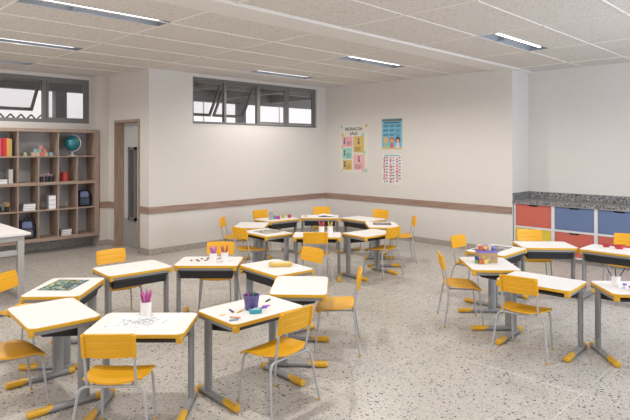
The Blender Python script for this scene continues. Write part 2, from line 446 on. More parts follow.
sash(W2, 1.65, 3.455, YL+.06, 2.22, 2.88, radians(40), .045); sash(W2, 3.53, 4.19, YL+.03, 2.22, 2.88, 0, .03)
sash(W2, .16, 1.55, YL+.03, 2.22, 2.88, 0, .03)
# window sills
struct('trim_10', box(new(), 5.26, 8.28, YB-.01, YB+.16, 2.125, 2.14), M['wall_trimw'])
# unseen windows behind the camera, added to hold the daylight fill lamps
b = new()
for yy in (-.5, 1.3, 3.1, 4.9, 6.7, 8.44): box(b, X0-.12, X0-.06, yy, yy+.06, .9, 2.6)
box(b, X0-.12, X0-.06, -.5, 8.5, .9, .96); box(b, X0-.12, X0-.06, -.5, 8.5, 2.54, 2.6)
struct('fill_window_3', b, M['alu'])
b = new()
for xx in (-.9, .9, 2.7, 4.5, 6.3, 8.04): box(b, xx, xx+.06, Y0-.12, Y0-.06, .9, 2.6)
box(b, -.9, 8.1, Y0-.12, Y0-.06, .9, .96); box(b, -.9, 8.1, Y0-.12, Y0-.06, 2.54, 2.6)
struct('fill_window_4', b, M['alu'])

# outdoors: covered walkway, columns, far white building -----------------
bm = new(); box(bm, -4, 18, YB+.16, 12.9, 3.32, 3.42)
struct('ceiling', bm, M['soffit'])
bm = new(); box(bm, -4, 18, 12.75, 12.95, 2.99, 3.32); struct('trim_11', bm, M['outbeam'])
bm = new(); box(bm, -4, 18, 10.9, 11.05, 3.14, 3.32); struct('trim_12', bm, M['outbeam'])
bm = new()
for x in (5.35, 7.2, 9.1, 11.0): box(bm, x, x+.14, YB+.16, 12.75, 3.08, 3.32)
for x in (1.6, 3.4): box(bm, x, x+.12, YL+.16, 12.75, 3.1, 3.32)
struct('trim_13', bm, M['outbeam'])
for x in (4.66, 9.7):
    k = link('walkway_column', box(new(), x, x+.25, 12.6, 12.8, 0, 2.99, .01), M['outbeam'])
    tag(k, 'grey column outside the high window above the bookshelf' if x < 5 else 'grey column outside at the far end of the walkway', 'column')
bm = new(); box(bm, -12, 34, 20, 20.3, 0, 9); struct('wall_building', bm, M['facade'])
bm = new()
for x in (7.15, 9.8, 13.49, 15.58, 17.8): box(bm, x-.02, x+.02, 19.985, 20, 0, 9)
struct('trim_14', bm, M['outbeam'])
bm = new()
box(bm, 1.0, 5.3, 15, 15.03, 2.42, 2.45)
x = 1.0
while x < 5.2:
    tube(bm, [(x, 15.02, 2.44), (x+.12, 15.02, 2.57)], .02, 6); tube(bm, [(x+.12, 15.02, 2.57), (x+.24, 15.02, 2.44)], .02, 6); x += .24
for x in (1.2, 5.2): box(bm, x, x+.08, 15, 15.08, 0, 2.42)
tr = link('roof_truss', bm, mat('dark_truss_paint', (.05, .05, .055), .6)); tag(tr, 'dark zigzag steel truss seen outside through the high left window', 'truss')

# ceiling fixtures ------------------------------------------------------
FIXLAB = ['long recessed ceiling light above the near-left desk ring', 'longest recessed ceiling light, nearest the camera at top left, white tube showing',
          'grey recessed ceiling light, middle of the three at upper left', 'grey recessed ceiling light nearest the window above the bookshelf',
          'recessed ceiling light with bright tube at upper right above the pillar corner', 'recessed ceiling light between the plaster strip and the poster wall',
          'recessed ceiling light closest to the four-pane window', 'recessed ceiling light behind the camera on the left', 'recessed ceiling light behind the camera on the right']
def fixture(fx, fy, lab):
    t = thing('ceiling_light', lab, 'ceiling light', (fx, fy, H), 0, 'recessed ceiling lights')
    L, Wd, D = FIX_L, FIX_W, .095
    b = new(); box(b, 0, L, 0, .004, -.004, D); box(b, 0, L, Wd-.004, Wd, -.004, D); box(b, 0, .004, .004, Wd-.004, -.004, D); box(b, L-.004, L, .004, Wd-.004, -.004, D)
    box(b, .004, L-.004, .004, Wd-.004, D-.004, D)
    link('housing', b, M['refl'], t)
    b = new(); prism(b, [(Wd-.005, .004), (Wd-.005, D-.004), (Wd-.06, D-.004)], .005, L-.005, 'x'); prism(b, [(.005, .004), (.06, D-.004), (.005, D-.004)], .005, L-.005, 'x')
    link('reflector', b, M['refl'], t)
    yy = Wd*.34
    link('lamp_tube', tube(new(), [(.10, yy, .034), (L-.10, yy, .034)], .026, 14), M['tube'], t, True)
    for xa, xb in ((.06, .10), (L-.10, L-.06)): link('lamp_holder', tube(new(), [(xa, yy, .028), (xb, yy, .028)], .02, 12), M['white'], t, True)
    link('divider', box(new(), .47, .475, Wd*.62, Wd-.01, .0, .05), M['refl'], t)
for (fx, fy), lab in zip(FIX, FIXLAB): fixture(fx, fy, lab)

# ------------------------------------------------------------------ bookshelf on the left
SX0, SX1, SY0, SY1 = 1.64, 4.25, 9.50, 9.878
t = thing('bookshelf', 'large oak open bookshelf with many square compartments under the high window', 'bookshelf', (0, 0, 0))
link('back_panel', box(new(), SX0, SX1, SY1-.01, SY1, .20, 2.04), M['shelfback'], t)
cols = [4.215, 3.875, 3.565, 3.255, 2.945, 2.635, 2.325, 2.015]
for x0, x1 in ((4.18, SX1), (SX0, 1.70)): link('side_panel', box(new(), x0, x1, SY0, SY1-.01, .20, 2.04), M['oakz'], t)
for z0, z1, n in ((1.985, 2.04, 'top_panel'), (.20, .255, 'bottom_panel'), (1.115, 1.165, 'shelf_board'), (.695, .715, 'shelf_board'), (1.572, 1.592, 'shelf_board')):
    link(n, box(new(), 1.70, 4.18, SY0, SY1-.01, z0, z1), M['oak'], t)
for i, x in enumerate(cols[1:]):
    ztop = 1.985 if i % 2 == 1 else 1.572
    for z0, z1 in ((.255, .695), (.715, 1.115), (1.165, 1.572)) + (((1.592, 1.985),) if ztop > 1.9 else ()):
        link('divider', box(new(), x-.009, x+.009, SY0+.004, SY1-.01, z0, z1), M['oakz'], t)
ZR = {1: 1.592, 2: 1.165, 3: .715, 4: .255}

def book(x, y, z, w_, d_, h, col, label, group, rot=None, flat=False):
    o = thing('book', label, 'book', (x, y, z), 0, group)
    mc = cmat('book_cover', col); b = new()
    if flat:
        box(b, 0, w_, 0, d_, 0, .003); box(b, 0, w_, 0, d_, h-.003, h); box(b, 0, .003, 0, d_, .003, h-.003)
        link('cover', b, mc, o); link('pages', box(new(), .003, w_-.003, .004, d_-.004, .003, h-.003), M['paper'], o)
    else:
        box(b, 0, .003, 0, d_, 0, h); box(b, w_-.003, w_, 0, d_, 0, h); box(b, .003, w_-.003, 0, .003, 0, h)
        link('cover', b, mc, o); link('pages', box(new(), .003, w_-.003, .003, d_-.004, .003, h-.004), M['paper'], o)
    return o
bx = 2.55
for col, w_, h, nm in (((.10, .25, .30), .03, .25, 'dark teal'), ((.75, .30, .03), .04, .27, 'orange'), ((.75, .28, .03), .045, .285, 'broad orange'), ((.62, .06, .07), .045, .285, 'pinkish red'), ((.33, .015, .02), .03, .28, 'dark red'),
                     ((.55, .02, .02), .045, .285, 'bright red'), ((.62, .33, .05), .035, .285, 'yellow-orange'), ((.42, .32, .10), .035, .275, 'olive')):
    book(bx, 9.55, ZR[1], w_, .18, h, col, nm+' spined book upright in the top left compartment of the bookshelf', 'upright books on the top shelf'); bx += w_+.002
# row 2 books
book(2.66, 9.56, ZR[2], .15, .2, .035, (.42, .41, .40), 'pale book lying under another beside the upright white book', 'white books on the second row', flat=True)
book(2.67, 9.56, ZR[2]+.036, .14, .2, .03, (.46, .45, .44), 'pale book lying uppermost beside the upright white book', 'white books on the second row', flat=True)
book(2.825, 9.55, ZR[2], .06, .2, .22, (.45, .44, .42), 'thick white book standing upright in the second row compartment', 'white books on the second row')
for k in range(3):
    book(3.03+.005*k, 9.55, ZR[3]+.036*k, .19, .2, .035, (.38, .38, .38) if k != 2 else (.45, .44, .43),
         ['bottom', 'middle', 'top'][k]+' book of the pale stack in the third row, right of the pencil cups', 'pale stacked books in the third row', flat=True)
for k in range(3):
    book(3.42, 9.54, ZR[3]+.075*k, .12, .12, .074, (.42, .38, .36) if k != 1 else (.40, .37, .36),
         ['bottom', 'middle', 'top'][k]+' book of the narrow tall stack in the third row left of centre', 'narrow tall stack of books', flat=True)
for k in range(3):
    book(3.63+.004*k, 9.56, ZR[4]+.032*k, .17, .19, .031, (.42, .40, .38) if k != 1 else (.3, .28, .27),
         ['bottom', 'middle', 'top'][k]+' book of the grey stack in the lowest row of the bookshelf', 'grey stacked books in the lowest row', flat=True)

# toy blocks pyramid
bl = [(3.07, 0, (.35, .42, .20), 'olive green'), (3.20, 0, (.50, .40, .25), 'tan'), (3.265, 0, (.55, .45, .33), 'cream'), (3.33, 0, (.55, .12, .12), 'red'), (3.395, 0, (.5, .35, .22), 'brown'), (3.475, 0, (.20, .38, .42), 'teal'),
      (3.235, 1, (.25, .40, .45), 'blue'), (3.30, 1, (.30, .36, .22), 'green'), (3.37, 1, (.50, .16, .14), 'brick red'), (3.315, 2, (.55, .22, .20), 'salmon pink')]
for x, lv, col, nm in bl:
    o = link('toy_block', box(new(), -.029, .029, -.029, .029, 0, .058, .004), cmat('block_paint', col), loc=(x, 9.60, ZR[1]+.058*lv))
    tag(o, nm+' toy block in the '+['bottom', 'middle', 'top'][lv]+' layer of the block pile on the bookshelf', 'toy block', 'toy blocks on the bookshelf')

# globe
t = thing('desk_globe', 'teal world globe on a stand in the top right compartment of the bookshelf', 'globe', (3.85, 9.66, ZR[1]))
link('base', lathe(new(), [(0, 0), (.07, 0), (.07, .008), (.02, .02), (.012, .06), (0, .06)], 24), M['white'], t, True)
bm = new(); bmesh.ops.create_uvsphere(bm, u_segments=32, v_segments=20, radius=.128)
gm = bpy.data.materials.new('globe_map'); gm.use_nodes = True; nt = gm.node_tree; b_ = nt.nodes['Principled BSDF']; b_.inputs['Roughness'].default_value = .35
tcn = nt.nodes.new('ShaderNodeTexCoord'); nn = nt.nodes.new('ShaderNodeTexNoise'); nn.inputs['Scale'].default_value = 9; nn.inputs['Detail'].default_value = 6
nt.links.new(tcn.outputs['Object'], nn.inputs['Vector'])
rr = ramp(nt, [(.0, (.01, .13, .18)), (.56, (.02, .19, .24)), (.585, (.16, .26, .14)), (.66, (.42, .26, .05))]); nt.links.new(nn.outputs['Fac'], rr.inputs[0]); nt.links.new(rr.outputs[0], b_.inputs['Base Color'])
link('ball', bm, gm, t, True, loc=(0, 0, .215))
arc = [(cos(a)*.145*.72, -cos(a)*.145*.7, .215+sin(a)*.145) for a in [radians(-95+ i*9) for i in range(22)]]
link('meridian', tube(new(), arc, .006, 8), M['white'], t, True)

def cup(x, y, z, r, h, col, label, group=None, name='cup', taper=.9, cat='cup'):
    o = thing(name, label, cat, (x, y, z), 0, group)
    b = new(); lathe(b, [(0, 0), (r*taper, 0), (r, h), (r-.0035, h), (r*taper-.0035, .006), (0, .006)], 24)
    link('body', b, cmat('cup_plastic', col, .35), o, True); return o
def stick(p0, p1, r, col, label, group, name='pencil', cat='pencil', tip=True, tipcol=(.75, .6, .4)):
    p0, p1 = Vector(p0), Vector(p1); d_ = p1-p0
    o = thing(name, label, cat, p0, 0, group)
    link('shaft', tube(new(), [(0, 0, 0), d_*.86], r, 8), cmat('pencil_paint', col, .4), o, True)
    link('tip', tube(new(), [d_*.86, d_], [r, r*.2], 8), cmat('pencil_paint', tipcol if tip else col, .5), o, True); return o
def cup_pencils(x, y, z, r, h, cols, L, rad, label, group, name='pencil', cat='pencil', seed=1, tip=True):
    rnd = random.Random(seed); n = len(cols)
    for i, c in enumerate(cols):
        a = 2*pi*i/n+rnd.random()*.4; q = (r-.010)*.35
        l_ = L*(.93+.12*rnd.random())
        p0 = (x-q*cos(a)*.55, y-q*sin(a)*.55, z+.0065+rad*.5)
        hor = r*1.15; dz = math.sqrt(max(l_*l_-hor*hor, 0))
        p1 = (p0[0]+hor*cos(a), p0[1]+hor*sin(a), p0[2]+dz)
        stick(p0, p1, rad, c, label, group, name, cat, tip, tipcol=c if not tip else (.75, .6, .4))

# pots and mug in second row
for k, (x, col) in enumerate(((3.32, (.45, .18, .36)), (3.41, (.28, .13, .36)), (3.47, (.30, .16, .42)))):
    cup(x, 9.58, ZR[2], .032, .09, (.015, .015, .018), ['left', 'middle', 'right'][k]+' black cup holding purple pencils in the second row of the bookshelf', 'black pencil cups in the second row')
    cup_pencils(x, 9.58, ZR[2], .032, .09, [col]*5, .125, .006, ['mauve pencil in the left black cup on the bookshelf', 'violet pencil in the middle black cup on the bookshelf', 'purple pencil in the right black cup on the bookshelf'][k], 'purple pencils on the bookshelf '+str('abc'[k]), seed=k)
m_ = cup(3.71, 9.62, ZR[2], .065, .15, (.42, .03, .02), 'shiny red pot in the second row of the bookshelf', name='red_pot', taper=1, cat='pot')
link('handle', tube(new(), fillet([(-.063, 0, .12), (-.10, 0, .12), (-.10, 0, .04), (-.063, 0, .04)], .02), .007, 8), cmat('cup_plastic', (.42, .03, .02), .35), m_, True)
cup(2.70, 9.60, ZR[3], .036, .085, (.015, .02, .018), 'black cup with green pencils in the third row of the bookshelf')
cup_pencils(2.70, 9.60, ZR[3], .036, .085, [(.04, .22, .10)]*5, .13, .006, 'green pencil in a black cup on the third shelf row', 'green pencils on the bookshelf', seed=4)
cup(2.81, 9.60, ZR[3], .036, .085, (.02, .018, .015), 'black cup with yellow pencils in the third row of the bookshelf')
cup_pencils(2.81, 9.60, ZR[3], .036, .085, [(.70, .38, .03)]*6, .15, .006, 'yellow pencil in a black cup on the third shelf row', 'yellow pencils on the bookshelf', seed=5)

def backpack(x, y, z, s, label, c1, c2):
    t = thing('backpack', label, 'backpack', (x, y, z), radians(-12), 'backpacks on the bookshelf')
    rings = []
    for zz, hw, hd in ((0, .105, .06), (.02, .125, .075), (.12, .13, .08), (.24, .12, .07), (.30, .095, .055), (.325, .05, .03)):
        rings.append([(px*s, py*s, zz*s) for px, py in rrect(hw, hd, min(hw, hd)*.6)])
    link('bag_body', loft(new(), rings), cmat('pack_fabric', c1, .8), t, True)
    rings = []
    for zz, hw, hd in ((.025, .08, .02), (.04, .09, .035), (.13, .09, .035), (.16, .075, .02)):
        rings.append([(px*s, (py-.09)*s, zz*s) for px, py in rrect(hw, hd, min(hw, hd)*.6)])
    link('front_pocket', loft(new(), rings), cmat('pack_fabric', c2, .8), t, True)
    rings = []
    for zz, hw, hd in ((.17, .07, .01), (.19, .08, .025), (.27, .075, .02), (.29, .055, .01)):
        rings.append([(px*s, (py-.065)*s, zz*s) for px, py in rrect(hw, hd, min(hw, hd)*.6)])
    link('top_pocket', loft(new(), rings), cmat('pack_fabric', (.16, .19, .34), .8), t, True)
    link('carry_handle', tube(new(), fillet([(-.03*s, 0, .31*s), (-.03*s, 0, .36*s), (.03*s, 0, .36*s), (.03*s, 0, .31*s)], .02), .006, 8), cmat('pack_fabric', (.01, .01, .012), .8), t, True)
    for sx in (-1, 1):
        link('shoulder_strap', tube(new(), fillet([(sx*.1*s, .02*s, .30*s), (sx*.145*s, -.02*s, .2*s), (sx*.14*s, -.02*s, .05*s), (sx*.10*s, 0, .02*s)], .06), .011, 8), cmat('pack_fabric', (.01, .01, .012), .8), t, True)
backpack(4.045, 9.66, ZR[3], .88, 'dark backpack with blue-grey pockets in the third row at the right end of the bookshelf', (.012, .015, .025), (.05, .06, .10))
backpack(3.12, 9.66, ZR[4], .95, 'dark blue-grey backpack in the lowest row of the bookshelf, beside the white table', (.02, .025, .04), (.10, .10, .10))

# ------------------------------------------------------------------ teacher's table at the left edge
t = thing('teacher_table', 'white-topped large table with beige-grey square legs at the left edge', 'table', (1.47, 6.80, 0))
TW, TL = .78, 1.6
link('tabletop', prism(new(), rrect(TW/2, TL/2, .02, 4, TW/2, TL/2), .728, .75), M['desk_white'], t)
b = new()
box(b, .06, TW-.06, .05, .10, .665, .728); box(b, .06, TW-.06, TL-.10, TL-.05, .665, .728); box(b, TW-.11, TW-.06, .10, TL-.10, .665, .728); box(b, .06, .11, .10, TL-.10, .665, .728)
link('under_frame', b, M['teacher'], t)
for lx in (.06, TW-.13):
    for ly in (.05, TL-.12): link('leg', box(new(), lx, lx+.07, ly, ly+.07, 0, .665, .004), M['teacher'], t)
link('modesty_panel', box(new(), .12, .14, .12, TL-.12, .18, .62), mat('beige_panel', (.42, .40, .37), .6), t)
for ly in (.07, TL-.1): link('stretcher', box(new(), .13, TW-.13, ly, ly+.03, .50, .56), M['teacher'], t)

# ------------------------------------------------------------------ counter and cabinets in the right niche
CX0 = 8.58; CY1 = 3.998; CY0 = -1.4
bm = new(); prism(bm, [(CX0-.03, .845), (XN-.003, .845), (XN-.003, .895), (CX0-.03, .895)], CY0, CY1, 'y')
t = thing('granite_counter', 'long speckled grey granite counter along the recessed right wall', 'counter', (0, 0, 0))
link('worktop', bm, M['granite'], t)
link('backsplash', box(new(), XN-.022, XN-.003, CY0, CY1, .895, 1.0), M['granite'], t)
link('side_splash', box(new(), CX0-.03, XN-.02, CY1-.02, CY1, .895, 1.0), M['granite'], t)
bm = new(); box(bm, CX0+.05, XN, CY0, CY1, 0, .07); ob = struct('baseboard_niche', bm, M['base'])
topc = ['bin_red', 'bin_blue', 'bin_blue', 'bin_red', 'bin_blue', 'bin_yellow', 'bin_red', 'bin_blue']
botc = ['bin_yellow', 'bin_red', 'bin_red', 'bin_blue', 'bin_yellow', 'bin_red', 'bin_blue', 'bin_red']
CLAB = ['white cabinet with red door over yellow door at the pillar end', 'white cabinet with blue door over red door, second from the pillar',
        'white cabinet with blue door over red door, third from the pillar', 'white cabinet with red door over blue door beyond the frame edge']
pitch = .615
for i in range(4):
    ya = 3.985-pitch*i; yb = ya-pitch
    t = thing('cabinet', CLAB[i], 'cabinet', (0, 0, 0), 0, 'cabinets under the granite counter')
    bm = new(); st = .024
    for (a, b_) in ((yb, yb+st), (ya-st, ya)): box(bm, CX0, XN-.03, a, b_, .07, .845)
    box(bm, CX0, XN-.03, yb+st, ya-st, .07, .095); box(bm, CX0, XN-.03, yb+st, ya-st, .455, .485); box(bm, CX0, XN-.03, yb+st, ya-st, .832, .845)
    box(bm, XN-.04, XN-.03, yb+st, ya-st, .095, .832)
    link('carcass', bm, M['cabwhite'], t)
    for z0, z1, mm in ((.488, .829, topc[i]), (.098, .452, botc[i])):
        y0, y1 = yb+st+.004, ya-st-.004; yc = (y0+y1)/2
        pts = [(y0, z0), (y1, z0), (y1, z1), (yc+.085, z1), (yc+.062, z1-.026), (yc-.062, z1-.026), (yc-.085, z1), (y0, z1)]
        dname = 'door'
        dd = link(dname, prism(new(), pts, CX0+.006, CX0+.024, 'x'), M[mm], t)
        link('handle_recess', box(new(), CX0+.03, CX0+.036, yc-.09, yc+.09, z1-.05, z1-.002), M['hole'], dd)

# ------------------------------------------------------------------ posters
def flat_txt(txt, size, m, par, x, z, name='heading', y=-.0035):
    b = text_bm(txt, size, .0006, bold=.0012); o = link(name, b, m, par, loc=(x, y, z), rot=(pi/2, 0, 0)); return o
def card(par, name, x0, x1, z0, z1, m, y=-.0028, r=.012):
    b = new(); prism(b, rrect((x1-x0)/2, (z1-z0)/2, r, 4, (x0+x1)/2, (z0+z1)/2), y, y+.001, 'y'); return link(name, b, m, par)
def blob(par, name, pts, m, y=-.0032): return link(name, prism(new(), pts, y, y+.001, 'y'), m, par)
def disc(cx, cz, r, n=18, r2=None): return [(cx+r*cos(2*pi*k/n), cz+(r2 or r)*sin(2*pi*k/n)) for k in range(n)]
ink = cmat('ink', (.02, .02, .025), .7)
PW, PH = .74, .98
t = thing('wall_poster', 'large cream classroom rules poster with pastel boxes, left on the wall', 'poster', (XR, 7.71, 1.225), -pi/2)
link('sheet', box(new(), 0, PW, -.002, 0, 0, PH), cmat('poster_paper', (.66, .63, .56), .6), t)
flat_txt('REGRAS DA', .088, ink, t, PW*.5, PH*.90); flat_txt('SALA', .088, ink, t, PW*.5, PH*.805)
pc = {'pink': (.72, .38, .38), 'yellow': (.60, .43, .13), 'teal': (.30, .56, .48)}
def pu(px): return (px-28)/190*PW
def pv(py): return PH*(1-(py-68)/312)
for (x0, x1, y0, y1, c) in ((45, 115, 148, 212, 'pink'), (122, 192, 146, 250, 'yellow'), (46, 112, 222, 292, 'teal'), (122, 196, 262, 362, 'pink'), (48, 112, 300, 364, 'yellow')):
    k = card(t, 'rule_box', pu(x0), pu(x1), pv(y1), pv(y0), cmat('print_'+c, pc[c], .6))
    a0, a1, b0, b1 = pu(x0), pu(x1), pv(y1), pv(y0)
    b = new(); n = 4
    wide = (a1-a0)*(.52 if b1-b0 < .25 else .75); xs = a1-wide-.015 if b1-b0 < .25 else a0+.03
    for i in range(n): prism(b, [(xs, b0+.03+i*.022), (xs+wide*(.9 if i % 2 else .7), b0+.03+i*.022), (xs+wide*(.9 if i % 2 else .7), b0+.037+i*.022), (xs, b0+.037+i*.022)], -.0036, -.003, 'y')
    link('printed_lines', b, ink, t)
    fx = a0+.055 if b1-b0 < .25 else (a0+a1)/2; fz = (b0+b1)/2+(.0 if b1-b0 < .25 else .05)
    b = new(); prism(b, disc(fx, fz+.04, .022), -.0042, -.0032, 'y'); link('child_head', b, cmat('print_skin', (.45, .24, .15), .6), t)
    b = new(); prism(b, [(fx-.026, fz-.045), (fx+.026, fz-.045), (fx+.018, fz+.02), (fx-.018, fz+.02)], -.0042, -.0032, 'y')
    link('child_clothes', b, cmat('print_'+c+'_cloth', {'pink': (.10, .13, .35), 'yellow': (.16, .10, .12), 'teal': (.08, .18, .32)}[c], .6), t)
    b = new(); prism(b, disc(fx, fz+.055, .024, 18, .014), -.0046, -.0042, 'y'); link('child_hair', b, cmat('print_hair', (.06, .03, .02), .6), t)
for px, py, r, c in ((36, 78, .045, 'teal'), (208, 74, .038, 'yellow'), (45, 138, .045, 'yellow'), (42, 215, .035, 'yellow'), (185, 140, .05, 'teal'), (195, 250, .045, 'teal'), (205, 368, .05, 'teal'), (185, 375, .03, 'pink'), (40, 368, .028, 'yellow')):
    cx, cz = min(max(pu(px), r*1.02), PW-r*1.02), min(max(pv(py), r*1.02), PH-r*1.02)
    blob(t, 'pastel_blob', [(cx+r*(1+.18*sin(3*a+px))*cos(a)*.85, cz+r*(1+.18*sin(3*a+px))*sin(a)*.85) for a in [2*pi*k/20 for k in range(20)]], cmat('print_'+c, pc[c], .6), -.0024)

t = thing('wall_poster', 'blue poster with three cartoon children, above the letter chart', 'poster', (XR, 6.62, 1.70), -pi/2)
QW, QH = .47, .585
link('sheet', box(new(), 0, QW, -.002, 0, 0, QH), cmat('print_sky_blue', (.16, .42, .56), .6), t)
link('header_band', box(new(), .0, QW, -.003, -.002, QH-.05, QH-.012), cmat('print_brown', (.16, .15, .12), .6), t)
link('sand_band', box(new(), 0, QW, -.003, -.002, 0, .045), cmat('print_sand', (.55, .42, .18), .6), t)
link('printed_title', box(new(), .05, QW-.05, -.003, -.002, QH-.09, QH-.07), cmat('print_navy', (.03, .08, .16), .6), t)
b = new()
for i in range(3):
    for j in range(3):
        x0 = .035+.145*j; z0 = QH-.15-.085*i
        if j == 2 and i > 0:
            for q in range(4): prism(b, [(x0, z0-.03+.017*q), (x0+.10, z0-.03+.017*q), (x0+.10, z0-.024+.017*q), (x0, z0-.024+.017*q)], -.003, -.002, 'y')
        else:
            for q in range(3): prism(b, [(x0, z0-.008+.014*q), (x0+.11, z0-.008+.014*q), (x0+.11, z0+.0+.014*q), (x0, z0+.0+.014*q)], -.003, -.002, 'y')
link('word_blocks', b, cmat('print_navy', (.03, .08, .16), .6), t)
for k, (cx, hair, cl) in enumerate(((.09, (.62, .40, .08), (.35, .45, .25)), (.235, (.45, .14, .04), (.55, .12, .14)), (.375, (.03, .02, .02), (.65, .55, .55)))):
    blob(t, 'child_hair', disc(cx, .175, .058), cmat('print_hair%s' % 'abc'[k], hair, .6), -.0034)
    blob(t, 'child_face', disc(cx, .16, .038), cmat('print_face', (.60, .36, .24), .6), -.0044)
    blob(t, 'child_clothes', [(cx-.042, .03), (cx+.042, .03), (cx+.025, .125), (cx-.025, .125)], cmat('print_cloth%s' % 'abc'[k], cl, .6), -.0038)

t = thing('wall_poster', 'white alphabet chart with rows of magenta letters, below the blue poster', 'poster', (XR, 6.62, 1.03), -pi/2)
link('sheet', box(new(), 0, QW, -.002, 0, 0, .58), cmat('poster_white', (.66, .64, .62), .6), t)
link('title_line', box(new(), .06, QW-.06, -.003, -.002, .545, .562), cmat('print_teal_title', (.10, .35, .42), .6), t)
L_ = 'ABCDEFGHIJKLMNOPQRSTUVWXYZ'
mag = cmat('print_magenta', (.45, .04, .12), .6)
for j in range(3):
    b = text_bm('\n'.join(L_[j*9:(j+1)*9]), .062, .0006, bold=.0035)
    ob = link('letter_column', b, mag, t, loc=(.06+.15*j, -.003, .275), rot=(pi/2, 0, 0)); ob.scale = (1.2, .93, 1)
rnd = random.Random(3)
pcs = [(.55, .35, .05), (.08, .08, .09), (.15, .30, .10), (.40, .05, .05), (.10, .15, .35), (.45, .22, .10)]
for j in range(3):
    for i in range(9):
        if j*9+i > 25: continue
        cx, cz = .12+.15*j, .515-.0575*i
        blob(t, 'letter_picture', [(cx+.022*(1+.3*sin(3*a+i))*cos(a), cz+.016*(1+.3*sin(2*a+j))*sin(a)) for a in [2*pi*k/12 for k in range(12)]], cmat('print_pic', pcs[rnd.randrange(6)], .6))

# ------------------------------------------------------------------ desk prototype (local -Y is the pupil's side)
DW, DD, DH = .632, .462, .575
def make_desk(label):
    t = thing('student_desk', label, 'desk', (0, 0, 0), 0, 'pupils desks set in rings')
    rs = [.045, .045, .05, .05]
    prof = rrect(DW/2-.004, DD/2-.004, .045, 6, rs=rs)
    link('tabletop', prism(new(), prof, DH-.018, DH), M['desk_white'], t)
    b = new(); o_ = rrect(DW/2, DD/2, .05, 6, rs=[r+.002 for r in rs]); i_ = rrect(DW/2-.0045, DD/2-.0045, .045, 6, rs=rs); n = len(o_)
    V = [[b.verts.new((p[0], p[1], z)) for p in pr_] for pr_, z in ((o_, DH-.024), (o_, DH-.002), (i_, DH-.0005), (i_, DH-.024))]
    for a, c in zip(V, V[1:]+V[:1]):
        for k in range(n): b.faces.new((a[k], a[(k+1) % n], c[(k+1) % n], c[k]))
    link('edge_band', b, M['desk_yellow'], t, True)
    FX = DW/2-.028
    for s in (-1, 1):
        x = s*FX
        u = link('support_rail', box(new(), x-.016, x+.016, -DD/2+.035, DD/2-.02, DH-.054, DH-.018, .003), M['steel'], t)
        link('rail_cap', box(new(), x-.021, x+.021, -DD/2+.004, -DD/2+.038, DH-.060, DH-.0182, .007), M['desk_yellow'], u, True)
        link('rail_cap', box(new(), x-.018, x+.018, DD/2-.022, DD/2-.008, DH-.056, DH-.0182, .005), M['desk_yellow'], u, True)
        rings = [[(x+.020*cos(2*pi*k/20), DD/2-.115+.040*sin(2*pi*k/20), z) for k in range(20)] for z in (.035, DH-.05)]
        link('leg', loft(new(), rings), M['steel'], t, True)
        def ell(y, rx, rz, zc, sh=0, n=16): return [(x+rx*cos(2*pi*k/n), y+sh*sin(2*pi*k/n), zc+rz*sin(2*pi*k/n)) for k in range(n)]
        ft = link('foot', loft(new(), [ell(DD/2-.02, .024, .022, .026), ell(-DD/2+.07, .024, .020, .023)]), M['steel'], t, True)
        link('foot_cap', loft(new(), [ell(-DD/2+.125, .0245, .0225, .0235, .03), ell(-DD/2+.06, .027, .0235, .0235), ell(-DD/2+.004, .027, .0235, .0235), ell(-DD/2-.006, .019, .016, .0225)]), M['desk_yellow'], ft, True)
        link('foot_cap', loft(new(), [ell(DD/2-.038, .0262, .024, .0250), ell(DD/2-.004, .0262, .024, .0250), ell(DD/2+.006, .019, .017, .0245)]), M['desk_yellow'], ft, True)
    link('cross_rail', box(new(), -FX+.017, FX-.017, DD/2-.034, DD/2-.014, DH-.050, DH-.0185, .002), M['steel'], t)
    # book tray
    b = new(); hx = DW/2-.065
    y0, y1 = -DD/2+.10, DD/2-.03
    prism(b, [(y0, DH-.082), (y1-.03, DH-.138), (y1-.03, DH-.132), (y0, DH-.076)], -hx, hx, 'x')                # sloping bottom
    prism(b, [(y1-.036, DH-.138), (y1-.030, DH-.138), (y1-.010, DH-.054), (y1-.016, DH-.054)], -hx, hx, 'x')   # rear wall
    for s in (-1, 1): prism(b, [(y0, DH-.082), (y1-.03, DH-.138), (y1-.018, DH-.054), (y0, DH-.054)], s*hx-.003, s*hx+.003, 'x')
    box(b, -hx-.012, hx+.012, y1-.004, y1+.014, DH-.066, DH-.056)               # lip
    box(b, -hx, hx, y0-.006, y0, DH-.082, DH-.060)
    for xx in (-.12, .12): box(b, xx-.02, xx+.02, y0+.02, y1-.022, DH-.054, DH-.0185)   # hangers to the top
    box(b, -hx-.003, hx+.003, y0+.02, y0+.05, DH-.058, DH-.052)
    link('book_tray', b, M['black'], t)
    return t

